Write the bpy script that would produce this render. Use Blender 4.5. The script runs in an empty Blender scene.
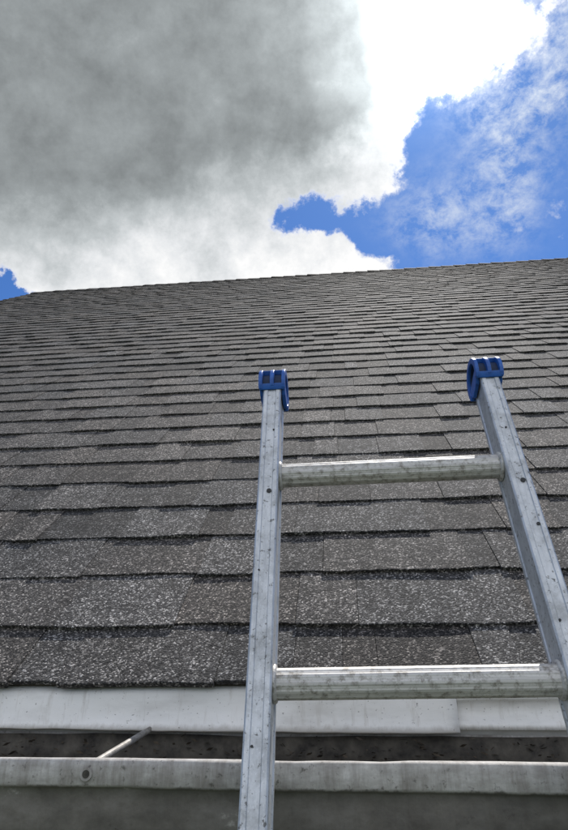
import bpy, math, random
from mathutils import Vector, Matrix, noise
random.seed(7)
scene = bpy.context.scene
Z0 = 3.0
# ------------------------------------------------------------- camera
psi = math.radians(5.9); pit = math.radians(24.2)
F = Vector((-math.sin(psi)*math.cos(pit), math.cos(psi)*math.cos(pit), math.sin(pit)))
R = Vector((math.cos(psi), math.sin(psi), 0))
U = R.cross(F).normalized()
cam = bpy.data.cameras.new("camera"); co = bpy.data.objects.new("camera", cam)
scene.collection.objects.link(co); scene.camera = co
cam.sensor_fit = 'VERTICAL'; cam.sensor_height = 36; cam.sensor_width = 24
cam.lens = 26.02; cam.clip_start = 0.02; cam.clip_end = 5000
M = Matrix((R, U, -F)).transposed().to_4x4(); M.translation = Vector((0, 0, Z0))
co.matrix_world = M

# ------------------------------------------------------------- helpers
def empty(name):
    e = bpy.data.objects.new(name, None); scene.collection.objects.link(e); return e
def mesh(name, verts, faces, mat, parent=None, smooth=False):
    me = bpy.data.meshes.new(name); me.from_pydata([tuple(v) for v in verts], [], faces); me.update()
    ob = bpy.data.objects.new(name, me); scene.collection.objects.link(ob)
    if mat: me.materials.append(mat)
    if parent: ob.parent = parent
    if smooth:
        for p in me.polygons: p.use_smooth = True
    return ob
def box(name, lo, hi, mat, parent=None, bev=0):
    x0,y0,z0=lo; x1,y1,z1=hi
    v=[(x0,y0,z0),(x1,y0,z0),(x1,y1,z0),(x0,y1,z0),(x0,y0,z1),(x1,y0,z1),(x1,y1,z1),(x0,y1,z1)]
    f=[(0,3,2,1),(4,5,6,7),(0,1,5,4),(1,2,6,5),(2,3,7,6),(3,0,4,7)]
    o=mesh(name,v,f,mat,parent)
    if bev:
        m=o.modifiers.new("b",'BEVEL'); m.width=bev; m.segments=2
    return o
def newmat(name):
    m=bpy.data.materials.new(name); m.use_nodes=True
    nt=m.node_tree; b=nt.nodes['Principled BSDF']; return m,nt,b
def N(nt,t,**kw):
    n=nt.nodes.new(t)
    for k,v in kw.items(): setattr(n,k,v)
    return n
def setin(nt,sock,v):
    if isinstance(v,(int,float,tuple,list,Vector)): sock.default_value=v
    else: nt.links.new(v,sock)
def mth(nt,op,a,b=0.0,c=None,clamp=False):
    n=nt.nodes.new('ShaderNodeMath'); n.operation=op; n.use_clamp=clamp
    setin(nt,n.inputs[0],a); setin(nt,n.inputs[1],b)
    if c is not None: setin(nt,n.inputs[2],c)
    return n.outputs[0]
def ramp(nt,fac,stops,interp='LINEAR'):
    n=nt.nodes.new('ShaderNodeValToRGB'); cr=n.color_ramp; cr.interpolation=interp
    while len(cr.elements)<len(stops): cr.elements.new(0.5)
    for e,(p,c) in zip(cr.elements,stops):
        e.position=p; e.color=(c if len(c)==4 else (*c,1)) if isinstance(c,tuple) else (c,c,c,1)
    nt.links.new(fac,n.inputs[0]); return n.outputs[0]
def mix(nt,f,a,b,bt='MIX'):
    n=nt.nodes.new('ShaderNodeMix'); n.data_type='RGBA'; n.blend_type=bt
    setin(nt,n.inputs[0],f)
    for s,v in ((n.inputs[6],a),(n.inputs[7],b)):
        if isinstance(v,tuple): s.default_value=(*v,1) if len(v)==3 else v
        else: nt.links.new(v,s)
    return n.outputs[2]
def ntex(nt,vec,scale,detail=4,rough=0.55,dist=0.0):
    n=nt.nodes.new('ShaderNodeTexNoise'); n.inputs['Scale'].default_value=scale
    n.inputs['Detail'].default_value=detail; n.inputs['Roughness'].default_value=rough
    n.inputs['Distortion'].default_value=dist
    nt.links.new(vec,n.inputs['Vector']); return n
def obj(nt): return nt.nodes.new('ShaderNodeTexCoord').outputs['Object']
def scalev(nt,vec,s):
    n=nt.nodes.new('ShaderNodeMapping'); n.inputs['Scale'].default_value=s
    nt.links.new(vec,n.inputs['Vector']); return n.outputs[0]
def bump(nt,b,h,strength,dist):
    n=nt.nodes.new('ShaderNodeBump'); n.inputs['Strength'].default_value=strength
    n.inputs['Distance'].default_value=dist; nt.links.new(h,n.inputs['Height'])
    nt.links.new(n.outputs[0],b.inputs['Normal'])

# ------------------------------------------------------------- materials
def shingle_mat():
    m,nt,b=newmat("asphalt_shingle"); v=obj(nt)
    vo=N(nt,'ShaderNodeTexVoronoi'); vo.inputs['Scale'].default_value=430; nt.links.new(v,vo.inputs['Vector'])
    sep=N(nt,'ShaderNodeSeparateColor'); nt.links.new(vo.outputs['Color'],sep.inputs[0])
    gran=ramp(nt,sep.outputs[0],[(0,(.011,.011,.011)),(.36,(.030,.0288,.028)),(.66,(.066,.063,.060)),(.86,(.135,.129,.122)),(1,(.42,.40,.38))])
    att=N(nt,'ShaderNodeAttribute',attribute_name="tone")
    c=mix(nt,1.0,gran,att.outputs['Color'],'MULTIPLY')
    n1=ntex(nt,v,28,4,.65); r1=ramp(nt,n1.outputs[0],[(.3,.62),(.7,1.38)])
    c=mix(nt,1.0,c,r1,'MULTIPLY')
    n2=ntex(nt,v,2.2,3,.6); r2=ramp(nt,n2.outputs[0],[(.3,(.83,.84,.85)),(.7,(1.17,1.12,1.08))])
    c=mix(nt,1.0,c,r2,'MULTIPLY')
    n3=ntex(nt,v,75,3,.7); r3=ramp(nt,n3.outputs[0],[(.30,.35),(.40,1.0),(.66,1.0),(.74,1.5)])
    c=mix(nt,1.0,c,r3,'MULTIPLY')
    nt.links.new(c,b.inputs['Base Color']); b.inputs['Roughness'].default_value=.88
    b.inputs['Specular IOR Level'].default_value=.32
    h=mth(nt,'ADD',mth(nt,'MULTIPLY',vo.outputs['Distance'],-1.0),mth(nt,'MULTIPLY',sep.outputs[1],.6))
    bump(nt,b,h,.75,.0013)
    return m
M_sh=shingle_mat()
def paint_white():
    m,nt,b=newmat("weathered_white_metal"); v=obj(nt)
    n=ntex(nt,scalev(nt,v,(6,20,20)),1.6,6,.65)
    c=ramp(nt,n.outputs[0],[(.25,(.64,.63,.605)),(.5,(.82,.815,.795)),(.75,(.88,.875,.86))])
    n2=ntex(nt,scalev(nt,v,(90,40,14)),1,5,.7)
    c=mix(nt,ramp(nt,n2.outputs[0],[(.55,0.0),(.8,.5)]),c,(.33,.29,.23))
    n3=ntex(nt,v,260,3,.6)
    c=mix(nt,ramp(nt,n3.outputs[0],[(.66,0.0),(.72,.75)]),c,(.10,.085,.07))
    # darker brown line along the bottom hem
    sp=N(nt,'ShaderNodeSeparateXYZ'); nt.links.new(v,sp.inputs[0])
    zz=mth(nt,'ADD',sp.outputs[2],mth(nt,'MULTIPLY',mth(nt,'SUBTRACT',n2.outputs[0],.5),.016))
    hem=mth(nt,'MULTIPLY',mth(nt,'SUBTRACT',Z0-.047,zz),160,None,True)
    c=mix(nt,mth(nt,'MULTIPLY',hem,.5),c,(.26,.23,.185))
    nt.links.new(c,b.inputs['Base Color']); b.inputs['Roughness'].default_value=.45
    bump(nt,b,ntex(nt,v,9,3).outputs[0],.35,.01)
    return m
M_white=paint_white()
def gutter_mat():
    m,nt,b=newmat("weathered_gutter"); v=obj(nt)
    n=ntex(nt,scalev(nt,v,(14,10,30)),1.8,6,.7)
    c=ramp(nt,n.outputs[0],[(.28,(.27,.255,.235)),(.5,(.42,.405,.385)),(.72,(.61,.595,.575))])
    n2=ntex(nt,scalev(nt,v,(55,30,9)),1,5,.75)
    c=mix(nt,ramp(nt,n2.outputs[0],[(.42,0.0),(.68,.7)]),c,(.17,.15,.13))
    n3=ntex(nt,v,120,4,.7)
    c=mix(nt,ramp(nt,n3.outputs[0],[(.58,0.0),(.68,.75)]),c,(.07,.062,.052))
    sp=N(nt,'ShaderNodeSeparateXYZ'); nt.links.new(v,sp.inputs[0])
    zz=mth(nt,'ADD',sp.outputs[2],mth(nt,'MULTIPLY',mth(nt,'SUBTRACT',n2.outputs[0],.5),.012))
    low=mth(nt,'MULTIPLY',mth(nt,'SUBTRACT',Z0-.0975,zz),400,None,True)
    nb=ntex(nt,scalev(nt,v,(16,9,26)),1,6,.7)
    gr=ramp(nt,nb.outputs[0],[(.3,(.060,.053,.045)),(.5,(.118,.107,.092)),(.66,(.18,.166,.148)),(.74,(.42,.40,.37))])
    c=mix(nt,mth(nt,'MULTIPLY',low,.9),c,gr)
    nt.links.new(c,b.inputs['Base Color']); b.inputs['Roughness'].default_value=.7
    bump(nt,b,ntex(nt,v,60,4).outputs[0],.4,.002)
    return m
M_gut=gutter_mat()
def simple(name,cols,scale,rough=.8,metal=0,bs=.3,bd=.002,stretch=(1,1,1)):
    m,nt,b=newmat(name); v=scalev(nt,obj(nt),stretch)
    n=ntex(nt,v,scale,6,.65)
    c=ramp(nt,n.outputs[0],[(.3,cols[0]),(.7,cols[1])])
    nt.links.new(c,b.inputs['Base Color']); b.inputs['Roughness'].default_value=rough
    b.inputs['Metallic'].default_value=metal
    bump(nt,b,n.outputs[0],bs,bd); return m
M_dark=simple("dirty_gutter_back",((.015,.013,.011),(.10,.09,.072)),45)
M_litter=simple("decayed_leaves",((.010,.008,.006),(.09,.07,.045)),60,.9)
M_wood=simple("painted_fascia",((.35,.34,.31),(.6,.59,.56)),12)
M_wall=simple("painted_siding",((.55,.54,.5),(.68,.67,.63)),3,.6)
M_grass=simple("lawn_grass",((.035,.050,.018),(.09,.11,.045)),1.3,.95,0,.6,.05)
M_black=simple("black_rubber",((.01,.01,.01),(.03,.03,.03)),90,.6)
M_slot_shade=simple("slot_shade_blue",((.004,.016,.05),(.006,.026,.08)),90,.6)  # blue darkened to stand in for shade inside the cap slots
M_blue=simple("blue_plastic",((.008,.06,.27),(.016,.125,.48)),75,.45,0,.2,.001)
def alu():
    m,nt,b=newmat("worn_aluminium"); v=obj(nt)
    n=ntex(nt,scalev(nt,v,(60,60,5)),1.4,6,.7)
    c=ramp(nt,n.outputs[0],[(.25,(.40,.42,.44)),(.5,(.56,.58,.60)),(.75,(.68,.70,.72))])
    n2=ntex(nt,v,150,4,.75)
    d=ramp(nt,n2.outputs[0],[(.59,0.0),(.65,.85)])
    c=mix(nt,d,c,(.06,.055,.05))
    n4=ntex(nt,v,25,6,.75); c=mix(nt,ramp(nt,n4.outputs[0],[(.48,0.0),(.72,.6)]),c,(.22,.215,.205))
    sc=ntex(nt,scalev(nt,v,(900,900,14)),1.0,2,.5)
    c=mix(nt,ramp(nt,sc.outputs[0],[(.66,0.0),(.70,.5)]),c,(.82,.83,.84))
    nt.links.new(c,b.inputs['Base Color'])
    nt.links.new(ramp(nt,d,[(0,.5),(1,0.0)]),b.inputs['Metallic'])
    nt.links.new(ramp(nt,n4.outputs[0],[(.3,.40),(.7,.64)]),b.inputs['Roughness'])
    bump(nt,b,ntex(nt,scalev(nt,v,(400,400,30)),1,4,.7).outputs[0],.25,.0006)
    return m
M_alu=alu()
def alu_rung():
    m,nt,b=newmat("worn_rung_aluminium"); v=obj(nt)
    n=ntex(nt,scalev(nt,v,(6,150,150)),1.4,6,.7)
    c=ramp(nt,n.outputs[0],[(.25,(.38,.37,.35)),(.5,(.55,.535,.51)),(.75,(.68,.665,.64))])
    n2=ntex(nt,v,110,5,.75)
    c=mix(nt,ramp(nt,n2.outputs[0],[(.48,0.0),(.64,.8)]),c,(.18,.16,.13))
    nt.links.new(c,b.inputs['Base Color']); b.inputs['Metallic'].default_value=.35
    b.inputs['Roughness'].default_value=.6
    bump(nt,b,n2.outputs[0],.3,.001)
    return m
M_rung=alu_rung()

# ------------------------------------------------------------- house
house=empty("house")
TH=math.radians(41.5); CT,ST=math.cos(TH),math.sin(TH); YE=.86
TR=7.1; XL,XR=-3.93,7.5
YR=YE+TR*CT; ZR=Z0+TR*ST
def rp(x,t,h): return (x, YE+t*CT-h*ST, Z0+t*ST+h*CT)
EXP=.140
def build_shingles(name,flip=False,fine=True):
    V=[];Fc=[];T=[]
    ts=[0.0,.118]
    while ts[-1]+EXP<TR: ts.append(ts[-1]+EXP)
    ts.append(TR)
    for ci in range(len(ts)-1):
        t0=ts[ci]; t1=min(ts[ci+1]+.012,TR)
        near = fine and ci<16
        step=.008 if (fine and ci<7) else (.025 if near else 10)
        x=XL-random.random()*.1; hi=random.random()<.5
        ctone=random.uniform(.95,1.05)
        while x<XR:
            w=random.choice([.05,.07,.09,.12,.15,.19])*random.uniform(.85,1.2)
            if hi: w*=1.15
            xa=max(x,XL); xb=min(x+w,XR); x+=w
            if xb-xa<.005: hi=not hi; continue
            h=(random.uniform(.0080,.0098) if hi else random.uniform(.0055,.0070))
            if ci>=16: h*=1.15
            off=(-.0032 if hi else .0026)+random.uniform(-.0014,.0014); sk=random.uniform(-.002,.002)
            tone=ctone*(random.uniform(.92,1.26) if hi else random.uniform(.70,1.02))
            if random.random()<.08: tone*=.74
            warm=random.uniform(-.03,.04)
            tone3=(tone*(1+warm),tone,tone*(1-warm))
            n=max(1,int((xb-xa)/step)); g=.0004
            xs=[xa+g+(xb-xa-2*g)*i/n for i in range(n+1)]
            b0=len(V)
            for i,xx in enumerate(xs):
                jt=random.uniform(-.0008,.0008) if near else 0
                lf=.004*noise.noise(Vector((xx*1.3,ci*3.7,0)))+.0030*noise.noise(Vector((xx*9,ci*1.7,5)))
                lh=.0026*noise.noise(Vector((xx*8,ci*2.3,9)))
                t=t0+lf+off+sk*(i/n-.5)+jt
                hh=h+lh
                V+= [rp(xx,t+.0024,-.0015), rp(xx,t,hh-.0008), rp(xx,t+.0012,hh), rp(xx,t1,.0008+ (.0016 if hi else 0))]
                T+=[tone3]*4
            for i in range(n):
                a=b0+4*i; c=a+4
                Fc+=[(a,c,c+1,a+1),(a+1,c+1,c+2,a+2),(a+2,c+2,c+3,a+3)]
            e=b0+4*n
            Fc+=[(b0,b0+1,b0+2,b0+3),(e,e+3,e+2,e+1)]
            if random.random()<.88: hi=not hi
    if flip: V=[(v[0],2*YR-v[1],v[2]) for v in V]; Fc=[tuple(reversed(f)) for f in Fc]
    o=mesh(name,V,Fc,M_sh,house)
    ca=o.data.color_attributes.new("tone",'FLOAT_COLOR','POINT')
    flat=[]
    for t in T: flat+= [t[0],t[1],t[2],1]
    ca.data.foreach_set("color",flat)
    return o
build_shingles("roof_shingles")
build_shingles("rear_roof_shingles",True,False)
# deck
def slab(name,pts,mat,x0=XL+.01,x1=XR-.01):
    n=len(pts); V=[(x0,*p) for p in pts]+[(x1,*p) for p in pts]
    Fc=[tuple(range(n)),tuple(reversed(range(n,2*n)))]+[(i,i+n,(i+1)%n+n,(i+1)%n) for i in range(n)]
    return mesh(name,V,Fc,mat,house)
a=rp(0,.012,-.002); b=rp(0,TR,-.002); c=rp(0,TR,-.03); d=rp(0,.012,-.02)
slab("roof_deck",[a[1:],b[1:],(YR,ZR-.06),d[1:]],M_dark)
slab("rear_roof_deck",[(2*YR-a[1],a[2]),(YR+.001,ZR-.06),(2*YR-b[1]+.001,b[2])],M_dark)
# ridge caps
V=[];Fc=[];T=[]
x=XL-.01
while x<XR:
    L=.15; h=.008; tilt=random.uniform(-.003,.005); dd=.13+random.uniform(-.006,.006)
    base=len(V); x1=x+L+.03
    for (xx,hh) in ((x,h+.006+tilt),(x1,h-.002)):
        for (dy,lift) in ((-dd,0),(-.02,.0),(0,-.004),(.02,0),(dd,0)):
            V.append((xx,YR+dy*CT, ZR-abs(dy)*ST+(hh+lift)/CT+.004))
            T.append(random.uniform(.6,.8))
    for (xx,hh) in ((x,.0),):
        for (dy,lift) in ((-dd,0),(-.02,.0),(0,-.004),(.02,0),(dd,0)):
            V.append((xx+.001,YR+dy*CT, ZR-abs(dy)*ST)); T.append(.6)
    for i in range(4):
        Fc.append((base+i,base+i+5,base+i+6,base+i+1)); Fc.append((base+10+i,base+i,base+i+1,base+11+i))
    x+=L
o=mesh("ridge_cap",V,Fc,M_sh,house)
ca=o.data.color_attributes.new("tone",'FLOAT_COLOR','POINT'); flat=[]
for t in T: flat+=[t,t,t,1]
ca.data.foreach_set("color",flat)
m=o.modifiers.new("s",'SOLIDIFY'); m.thickness=.004
# rake boards
for nm,sx in (("rake_board",XL-.0),("rake_board_far",XR)):
    for k in (0,1):
        s=-1 if sx<0 else 1
        P=[rp(0,.01,-.004),rp(0,TR,-.004),rp(0,TR,-.14),rp(0,.01,-.14)]
        pts=[(p[1],p[2]) for p in P]
        pts[2]=(YR,pts[1][1]-.16); pts[1]=(YR,pts[1][1])
        if k: pts=[(2*YR-p[0],p[1]) for p in pts]
        x0,x1=sorted((sx+s*.002-s*.025,sx-s*.004))
        slab(nm+("_rear" if k else ""),pts,M_white,x0,x1)
# walls
def wall_siding(name,p0,p1,z0,z1f,mat):
    dv=Vector((p1[0]-p0[0],p1[1]-p0[1])); L=dv.length; dv/=L; nv=Vector((dv.y,-dv.x))
    V=[];Fc=[]; z=z0
    zt=z1f(.5) if callable(z1f) else z1f
    while z<zt:
        zz=min(z+.15,zt)
        if callable(z1f):
            k0=max(0,min(1,(z-Z0)/(ZR-.3-Z0))) ; k1=max(0,min(1,(zz-Z0)/(ZR-.3-Z0)))
            a0,a1=.5*k0,.5*k1
        else: a0=a1=0
        b=len(V)
        for (al,o,zq) in ((a0,.018,z),(a1,.004,zz)):
            for u in (al*L,L-al*L):
                V.append((p0[0]+dv.x*u+nv.x*o,p0[1]+dv.y*u+nv.y*o,zq))
        V.append((p0[0]+dv.x*a0*L,p0[1]+dv.y*a0*L,z)); V.append((p0[0]+dv.x*(L-a0*L),p0[1]+dv.y*(L-a0*L),z))
        Fc+=[(b,b+1,b+3,b+2),(b+4,b+5,b+1,b)]; z=zz
    return mesh(name,V,Fc,mat,house)
yw0,yw1=YE+.32,2*YR-YE-.32; xw0,xw1=XL+.25,XR-.25
wall_siding("front_wall",(xw0,yw0),(xw1,yw0),.3,Z0-.16,M_wall)
wall_siding("rear_wall",(xw1,yw1),(xw0,yw1),.3,Z0-.16,M_wall)
wall_siding("gable_wall",(xw0,yw1),(xw0,yw0),.3,lambda u:ZR-.3,M_wall)
wall_siding("gable_wall_far",(xw1,yw0),(xw1,yw1),.3,lambda u:ZR-.3,M_wall)
M_conc=simple("foundation_concrete",((.2,.2,.19),(.34,.33,.31)),8)
box("foundation",(xw0+.02,yw0+.02,-.2),(xw1-.02,yw1-.02,.31),M_conc,house)
box("soffit",(XL+.03,YE+.045,Z0-.175),(XR-.03,yw0+.03,Z0-.16),M_wood,house)
box("fascia_board",(XL+.02,YE+.020,Z0-.19),(XR-.02,YE+.043,Z0-.022),M_wood,house)
box("rear_fascia_board",(XL+.02,2*YR-YE-.043,Z0-.19),(XR-.02,2*YR-YE-.02,Z0-.022),M_wood,house)
# drip edge (overlapping lengths)
def strip(name,prof,x0,x1,mat,parent,step=.02,wob=.0008,th=.0009,seed=0):
    n=max(1,int((x1-x0)/step)); k=len(prof); V=[];Fc=[]
    for i in range(n+1):
        x=x0+(x1-x0)*i/n
        for j,(y,z) in enumerate(prof):
            w=wob*(noise.noise(Vector((x*5,seed,j*.25)))*2+noise.noise(Vector((x*22,seed+3,j*.4))))
            V.append((x,y+w,Z0+z+w*.8))
    for i in range(n):
        for j in range(k-1):
            a=i*k+j; Fc.append((a,a+1,a+k+1,a+k))
    o=mesh(name,V,Fc,mat,parent,True)
    m=o.modifiers.new("s",'SOLIDIFY'); m.thickness=th; m.offset=0
    return o
yd=YE+.008
strip("drip_edge",[(yd+.02,.004),(yd+.001,-.0075),(yd,-.012),(yd-.001,-.030),(yd-.002,-.048),(yd-.006,-.0535),(yd-.004,-.0555)],-1.9,.132,M_white,house,wob=.0013,seed=1)
strip("drip_edge_lapped",[(yd+.022,.003),(yd+.004,-.008),(yd+.003,-.0135),(yd+.0035,-.0175),(yd+.010,-.0195),(yd+.010,-.040),(yd+.002,-.043),(yd+.001,-.052)],.10,XR-.01,M_white,house,wob=.0009,seed=4)
strip("drip_edge_left",[(yd+.022,.003),(yd+.004,-.008),(yd+.003,-.030),(yd+.002,-.053)],XL+.01,-1.86,M_white,house,wob=.0007,seed=6)

# ------------------------------------------------------------- gutter
gut=empty("rain_gutter")
GP=[(.876,-.058),(.876,-.185),(.772,-.187),(.752,-.170),(.736,-.145),(.731,-.120),(.7305,-.1035),(.7285,-.1005),(.7195,-.0995),(.7170,-.0965),(.7162,-.080),(.7170,-.0755),(.7195,-.0735),(.7290,-.0735),(.7310,-.0755),(.7310,-.083)]
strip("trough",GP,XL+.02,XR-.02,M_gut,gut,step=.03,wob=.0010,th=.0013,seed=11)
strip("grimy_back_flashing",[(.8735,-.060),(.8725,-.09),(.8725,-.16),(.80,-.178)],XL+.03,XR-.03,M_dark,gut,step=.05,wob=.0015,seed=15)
def tube(name,p0,p1,r,mat,parent,seg=14,cap=True):
    p0=Vector(p0);p1=Vector(p1);d=(p1-p0).normalized()
    a=d.orthogonal().normalized(); b=d.cross(a); V=[]
    for p in (p0,p1):
        for i in range(seg):
            t=2*math.pi*i/seg; V.append(p+a*r*math.cos(t)+b*r*math.sin(t))
    Fc=[(i,(i+1)%seg,(i+1)%seg+seg,i+seg) for i in range(seg)]
    if cap: Fc+=[tuple(reversed(range(seg))),tuple(range(seg,2*seg))]
    return mesh(name,V,Fc,mat,parent)
M_hang=simple("galvanised_hanger",((.16,.15,.13),(.42,.40,.37)),120,.6,.3)
xh=-.285-1.22*2
while xh<XR:
    tube("gutter_spike",(xh,.728,Z0-.079),(xh+.02,.875,Z0-.052),.0038,M_hang,gut)
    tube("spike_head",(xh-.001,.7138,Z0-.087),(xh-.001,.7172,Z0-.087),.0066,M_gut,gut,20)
    tube("spike_dimple",(xh-.001,.7134,Z0-.087),(xh-.001,.7139,Z0-.087),.0040,M_dark,gut,16)
    xh+=.61*2
for nm,xe in (("end_cap",XL+.02),("end_cap_far",XR-.02)):
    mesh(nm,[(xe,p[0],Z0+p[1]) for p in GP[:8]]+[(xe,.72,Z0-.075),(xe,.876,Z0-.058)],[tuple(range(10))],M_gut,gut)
# leaf litter : one mesh
V=[];Fc=[]
for i in range(9000):
    x=random.uniform(-1.6,2.2); y=random.uniform(.735,.872)
    z=-.140+random.uniform(-.02,.012)+ (.03 if y>.84 else 0)*random.random()
    if random.random()<.35:
        y=random.uniform(.858,.874); z=random.uniform(-.12,-.060)
        z-= .03*max(0,noise.noise(Vector((x*9,2,1))))
    s=random.uniform(.0015,.0065); a=random.uniform(0,6.28); tl=random.uniform(-.8,.8)
    d1=Vector((math.cos(a),math.sin(a),tl*.5))*s; d2=Vector((-math.sin(a),math.cos(a),-tl))*s*.45
    c=Vector((x,y,Z0+z)); b0=len(V)
    for q in (c-d1,c-d2*.9,c+d1,c+d2):
        q=q.copy(); q.y=min(q.y,.8745); q.z=min(q.z, Z0-.0575); V.append(q)
    Fc.append((b0,b0+1,b0+2,b0+3))
mesh("leaf_litter",V,Fc,M_litter)

# ------------------------------------------------------------- ladder
lad=empty("ladder")
O=Vector((-.097,.681,Z0+.002)); EX=Vector((1,0,0))
LD=Vector((-.014,.316,.9487)).normalized()
EX=(EX-LD*EX.dot(LD)).normalized()
ND=LD.cross(EX)*-1
if ND.y<0: ND=-ND
def lp(u,v,s): return O+EX*u+ND*v+LD*s
WL=.327; SP=.28; TOP=.455; BOT=-3.1
def rail(name,u0,sgn):
    prof=[(-.0135,.002),(-.012,.0004),(-.0115,0),(-.0065,0),(-.0055,.0014),(.0055,.0014),(.0065,0),(.0115,0),(.012,.0004),(.0135,.002),
          (.0135,.008),(.0121,.0095),(.0121,.0425),(.0135,.044),(.0135,.050),(.012,.052),(-.012,.052),(-.0135,.050),(-.0135,.044),(-.0121,.0425),(-.0121,.0095),(-.0135,.008)]
    ss=[BOT,TOP-.002,TOP]; V=[];n=len(prof)
    for k,s in enumerate(ss):
        sc=.97 if k==2 else 1
        for (u,v) in prof: V.append(lp(u0+u*sc,.026+(v-.026)*sc,s))
    Fc=[]
    for k in range(len(ss)-1):
        for i in range(n):
            a=k*n+i;b=k*n+(i+1)%n; Fc.append((a,b,b+n,a+n))
    Fc.append(tuple(range(n-1,-1,-1))); Fc.append(tuple(range((len(ss)-1)*n,len(ss)*n)))
    return mesh(name,V,Fc,M_alu,lad)
rail("left_rail",0,-1); rail("right_rail",WL,1)
def rung(name,s):
    seg=72; V=[]; u0,u1=.0118,WL-.0118
    for u in (u0,u1):
        for i in range(seg):
            t=2*math.pi*i/seg
            r=.0160+ (.0005 if (i//3)%2 else 0)
            y=math.cos(t)*r; z=math.sin(t)*r
            z=min(z,.0142)
            V.append(lp(u,.026+y,s+.007+z))
    Fc=[(i,(i+1)%seg,(i+1)%seg+seg,i+seg) for i in range(seg)]
    mesh(name,V,Fc,M_rung,lad)
    for uu,sg in ((.0137,1),(WL-.0137,-1)):
        V=[];Fc=[];ns=36;pr=[(.0155,.0),(.0205,0),(.0212,.0015),(.020,.0035),(.0175,.0045),(.0155,.0045)]
        for i in range(ns):
            t=2*math.pi*i/ns
            for (r,du) in pr: V.append(lp(uu+sg*(du-.001),.026+math.cos(t)*r,s+.007+math.sin(t)*r*.95))
        k=len(pr)
        for i in range(ns):
            for j in range(k-1):
                a=i*k+j;b=((i+1)%ns)*k+j; Fc.append((a,a+1,b+1,b))
        mesh(name+"_collar",V,Fc,M_rung,lad,True)
i=0
while True:
    s=SP*(1-i)
    if s<BOT+.15: break
    rung("rung_%d"%(i+1),s); i+=1
def disc(u,s,r,mat,nm="rivet"):
    tube(nm,lp(u,-.0002,s),lp(u,.0022,s),r,mat,lad,12)
for u0 in (0,WL):
    disc(u0+.002,.245,.0032,M_black)
disc(-.004,-.06,.0013,M_black); disc(.005,.352,.0014,M_black); disc(-.006,.13,.0012,M_black)
disc(WL+.004,.18,.0020,M_black); disc(WL-.005,.06,.0015,M_black); disc(WL+.001,.335,.0013,M_black)
# blue end caps: drum-shaped slotted bumper over the rail end
def endcap(name,u0):
    par=bpy.data.objects.new(name,None); scene.collection.objects.link(par); par.parent=lad
    hw=.0205; cs=TOP-.001; cv=.024; pi=math.pi
    def arcstrap(ua,ub,a0,a1,r0,r1,nm,seg=22,mat=None):
        V=[];Fc=[]
        for i in range(seg+1):
            t=a0+(a1-a0)*i/seg
            for (u,r) in ((ua,r0),(ua,r1),(ub,r1),(ub,r0)):
                V.append(lp(u0+u,cv+math.cos(t)*r*1.05,cs+math.sin(t)*r*.95))
        for i in range(seg):
            for j in range(4):
                a=i*4+j;b=i*4+(j+1)%4; Fc.append((a,b,b+4,a+4))
        e=seg*4; Fc+=[(0,3,2,1),(e,e+1,e+2,e+3)]
        o=mesh(nm,V,Fc,mat or M_blue,par); m=o.modifiers.new("b",'BEVEL'); m.width=.0010; m.segments=2; m.limit_method='ANGLE'
    for (ua,ub,lo,hi) in ((-hw,-hw+.0055,-.20,1.22),(-.0030,.0030,.1,1.18),(hw-.0055,hw,-.20,1.22)):
        arcstrap(ua,ub,lo*pi,hi*pi,.0245,.0335,"bumper_ring")
    for c,w in ((-.02,.07),(.34,.05),(.70,.05),(1.19,.05)):
        arcstrap(-hw+.001,hw-.001,(c-w)*pi,(c+w)*pi,.0250,.0328,"bumper_rib",6)
    arcstrap(-hw+.004,hw-.004,.0*pi,1.15*pi,.0238,.0252,"slot_shade_liner",20,M_slot_shade)  # added dark sheet; its colour stands in for shade inside the slots
    for ua,ub in ((-hw+.001,-.0140),(.0140,hw-.001)):
        V=[];
        pr=[(.010,-.024),(.040,-.024),(.0545,-.014),(.0545,-.002),(.002,-.002),(.002,-.018)]
        for u in (ua,ub):
            for (v,s) in pr: V.append(lp(u0+u,v,TOP+s))
        n=6; Fc=[tuple(range(n)),tuple(range(2*n-1,n-1,-1))]+[(i,i+n,(i+1)%n+n,(i+1)%n) for i in range(n)]
        o=mesh("cheek",V,Fc,M_blue,par); m=o.modifiers.new("b",'BEVEL'); m.width=.0016; m.segments=3
    V=[lp(u0+u,v,TOP+s) for u in (-hw,hw) for (v,s) in ((.0528,-.018),(.058,-.015),(.058,-.002),(.0528,-.001))]
    o=mesh("back_pad",V,[(0,1,2,3),(7,6,5,4),(0,4,5,1),(1,5,6,2),(2,6,7,3),(3,7,4,0)],M_blue,par)
    m=o.modifiers.new("b",'BEVEL'); m.width=.002; m.segments=3
endcap("left_end_cap",0); endcap("right_end_cap",WL)
for u0,nm in ((0,"left_foot"),(WL,"right_foot")):
    p=lp(u0,.026,BOT)
    box(nm,(p.x-.03,p.y-.05,0.005),(p.x+.03,p.y+.05,p.z+.02),M_black,lad,.006)

# ------------------------------------------------------------- ground
V=[];Fc=[];n=60;S=1200
for i in range(n+1):
    for j in range(n+1):
        x=(i/n-.5)*2; y=(j/n-.5)*2
        x=math.copysign(abs(x)**2.2,x)*S; y=math.copysign(abs(y)**2.2,y)*S
        r=math.hypot(x,y); V.append((x,y,(noise.noise(Vector((x*.01,y*.01,0)))*2*min(1,max(0,(r-30)/100)))))
for i in range(n):
    for j in range(n):
        a=i*(n+1)+j; Fc.append((a,a+n+1,a+n+2,a+1))
mesh("ground",V,Fc,M_grass,None,True)

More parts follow.
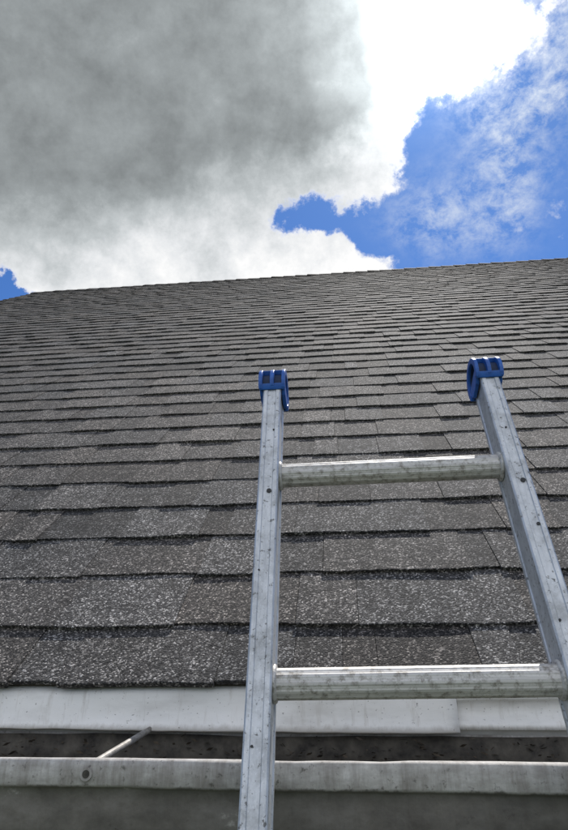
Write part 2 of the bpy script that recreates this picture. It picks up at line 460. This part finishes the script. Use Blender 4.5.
# ------------------------------------------------------------- sky
SUN_EL=math.radians(55); SUN_AZ=math.radians(14.6)
w=bpy.data.worlds.new("World"); scene.world=w; w.use_nodes=True; nt=w.node_tree
w.cycles.sampling_method='NONE'
bg=nt.nodes['Background']
sky=N(nt,'ShaderNodeTexSky',sky_type='NISHITA'); sky.sun_disc=False
sky.sun_elevation=SUN_EL; sky.sun_rotation=SUN_AZ; sky.dust_density=.2; sky.ozone_density=4; sky.air_density=1.0
d0=nt.nodes.new('ShaderNodeTexCoord').outputs['Generated']
def vm(op,a,b=None,s=None):
    n=nt.nodes.new('ShaderNodeVectorMath'); n.operation=op
    setin(nt,n.inputs[0],a)
    if b is not None: setin(nt,n.inputs[1],b)
    if s is not None: setin(nt,n.inputs['Scale'],s)
    return n
w1=ntex(nt,d0,6.5,10,.66); w1v=vm('SCALE',vm('SUBTRACT',w1.outputs['Color'],(.5,.5,.5)).outputs[0],s=.15).outputs[0]
dw=vm('NORMALIZE',vm('ADD',d0,w1v).outputs[0]).outputs[0]
# cloud bank centres as directions in the sky
def sdir(x,y): return (F*600+R*(x-284)+U*(415-y)).normalized()
def blobs(lst,vec=dw):
    tot=None
    for (x,y,r,wt) in lst:
        k=2/(r*.85/600)**2
        e=mth(nt,'EXPONENT',mth(nt,'ADD',vm('DOT_PRODUCT',vec,tuple(sdir(x,y)*k)).outputs['Value'],-k+math.log(abs(wt))))
        tot=(e if wt>0 else mth(nt,'MULTIPLY',e,-1.0)) if tot is None else mth(nt,'ADD' if wt>0 else 'SUBTRACT',tot,e)
    return tot
shape=blobs([(40,60,260,1.5),(230,40,170,1.2),(320,80,80,.7),(180,180,90,.8),(60,250,110,.9),(355,120,50,.6),(376,172,32,.8),
  (400,25,60,.9),(462,10,52,1.0),(505,35,26,.5),(240,268,38,.9),(318,268,44,1.2),(150,262,60,.6),(375,270,26,.8),
  (246,222,20,-.9),(288,214,24,-1.1),(325,222,26,-1.3),(365,232,24,-1.1),(445,150,50,-.9),(425,235,40,-.8),(-8,302,22,-2.6)])
# added unseen cloud behind the viewer: white fill for surfaces facing it
back_fill=mth(nt,'MULTIPLY',mth(nt,'SUBTRACT',vm('DOT_PRODUCT',d0,(.1,-.95,.2)).outputs['Value'],-.1),1.6,None,True)
fb=ntex(nt,d0,16,9,.66,.1)
D=mth(nt,'ADD',mth(nt,'ADD',mth(nt,'SUBTRACT',mth(nt,'MINIMUM',shape,1.35),.5),mth(nt,'MULTIPLY',back_fill,.65)),mth(nt,'MULTIPLY',mth(nt,'SUBTRACT',fb.outputs[0],.5),2.5))
alpha=ramp(nt,mth(nt,'ADD',D,.5),[(.28,0.0),(.46,.22),(.60,.65),(.80,1.0)],'LINEAR')
wsh=blobs([(512,70,55,.9),(505,145,42,.75),(488,215,42,.8),(470,75,38,.5),(556,92,12,1.0),(545,20,50,.4),(425,215,34,.7)])
wn=ntex(nt,scalev(nt,d0,(26,26,36)),1.0,7,.70,.2)
walpha=mth(nt,'MULTIPLY',mth(nt,'MINIMUM',wsh,1.0),ramp(nt,wn.outputs[0],[(.38,0.0),(.66,.8)]))
dark=blobs([(80,50,135,.80),(230,70,105,.62),(330,95,50,.75),(325,20,50,.5),(-250,50,230,.8),(150,-200,200,.8)])
dark=mth(nt,'MINIMUM',dark,.68)
dk=mth(nt,'ADD',dark,mth(nt,'MULTIPLY',mth(nt,'SUBTRACT',fb.outputs[0],.5),.5))
dk=mth(nt,'ADD',dk,mth(nt,'MULTIPLY',mth(nt,'SUBTRACT',w1.outputs[0],.5),.95))
# thin cloud lets more light through
dk=mth(nt,'SUBTRACT',dk,mth(nt,'MULTIPLY',mth(nt,'SUBTRACT',1.0,alpha),.4))
ccol=ramp(nt,dk,[(0.0,(1,1,1)),(.16,(.80,.82,.84)),(.36,(.54,.575,.59)),(.58,(.345,.375,.385)),(.82,(.235,.255,.262)),(1.0,(.17,.185,.19))])
skc=mix(nt,1.0,sky.outputs[0],(.052,.082,.122),'MULTIPLY')
c=mix(nt,walpha,skc,(.80,.86,.93))
c=mix(nt,alpha,c,ccol)
glow=blobs([(420,-5,80,1.8),(392,70,60,.5),(340,0,110,.30)],d0)
# sunlight scattered through the clouds: brightens cloud and wisp, and only slightly the clear air
cl=mth(nt,'MAXIMUM',alpha,mth(nt,'MULTIPLY',walpha,.5))
g=mth(nt,'ADD',mth(nt,'MULTIPLY',glow,mth(nt,'ADD',mth(nt,'MULTIPLY',cl,1.25),.3)),mth(nt,'MULTIPLY',back_fill,.3))  # last term brightens the added cloud sky behind the viewer
gm=mth(nt,'ADD',g,1.0)
c2=vm('SCALE',c); setin(nt,c2.inputs['Scale'],gm)
nt.links.new(c2.outputs[0],bg.inputs['Color']); bg.inputs['Strength'].default_value=1.0

sun=bpy.data.lights.new("sun",'SUN'); so=bpy.data.objects.new("sun",sun); scene.collection.objects.link(so)
sun.energy=5.0; sun.angle=math.radians(.5); sun.color=(1,.96,.9)
sd=Vector((math.sin(SUN_AZ)*math.cos(SUN_EL),math.cos(SUN_AZ)*math.cos(SUN_EL),math.sin(SUN_EL)))
so.rotation_euler=sd.to_track_quat('Z','Y').to_euler()
scene.view_settings.view_transform='Standard'; scene.view_settings.look='None'
scene.view_settings.exposure=0; scene.view_settings.gamma=1
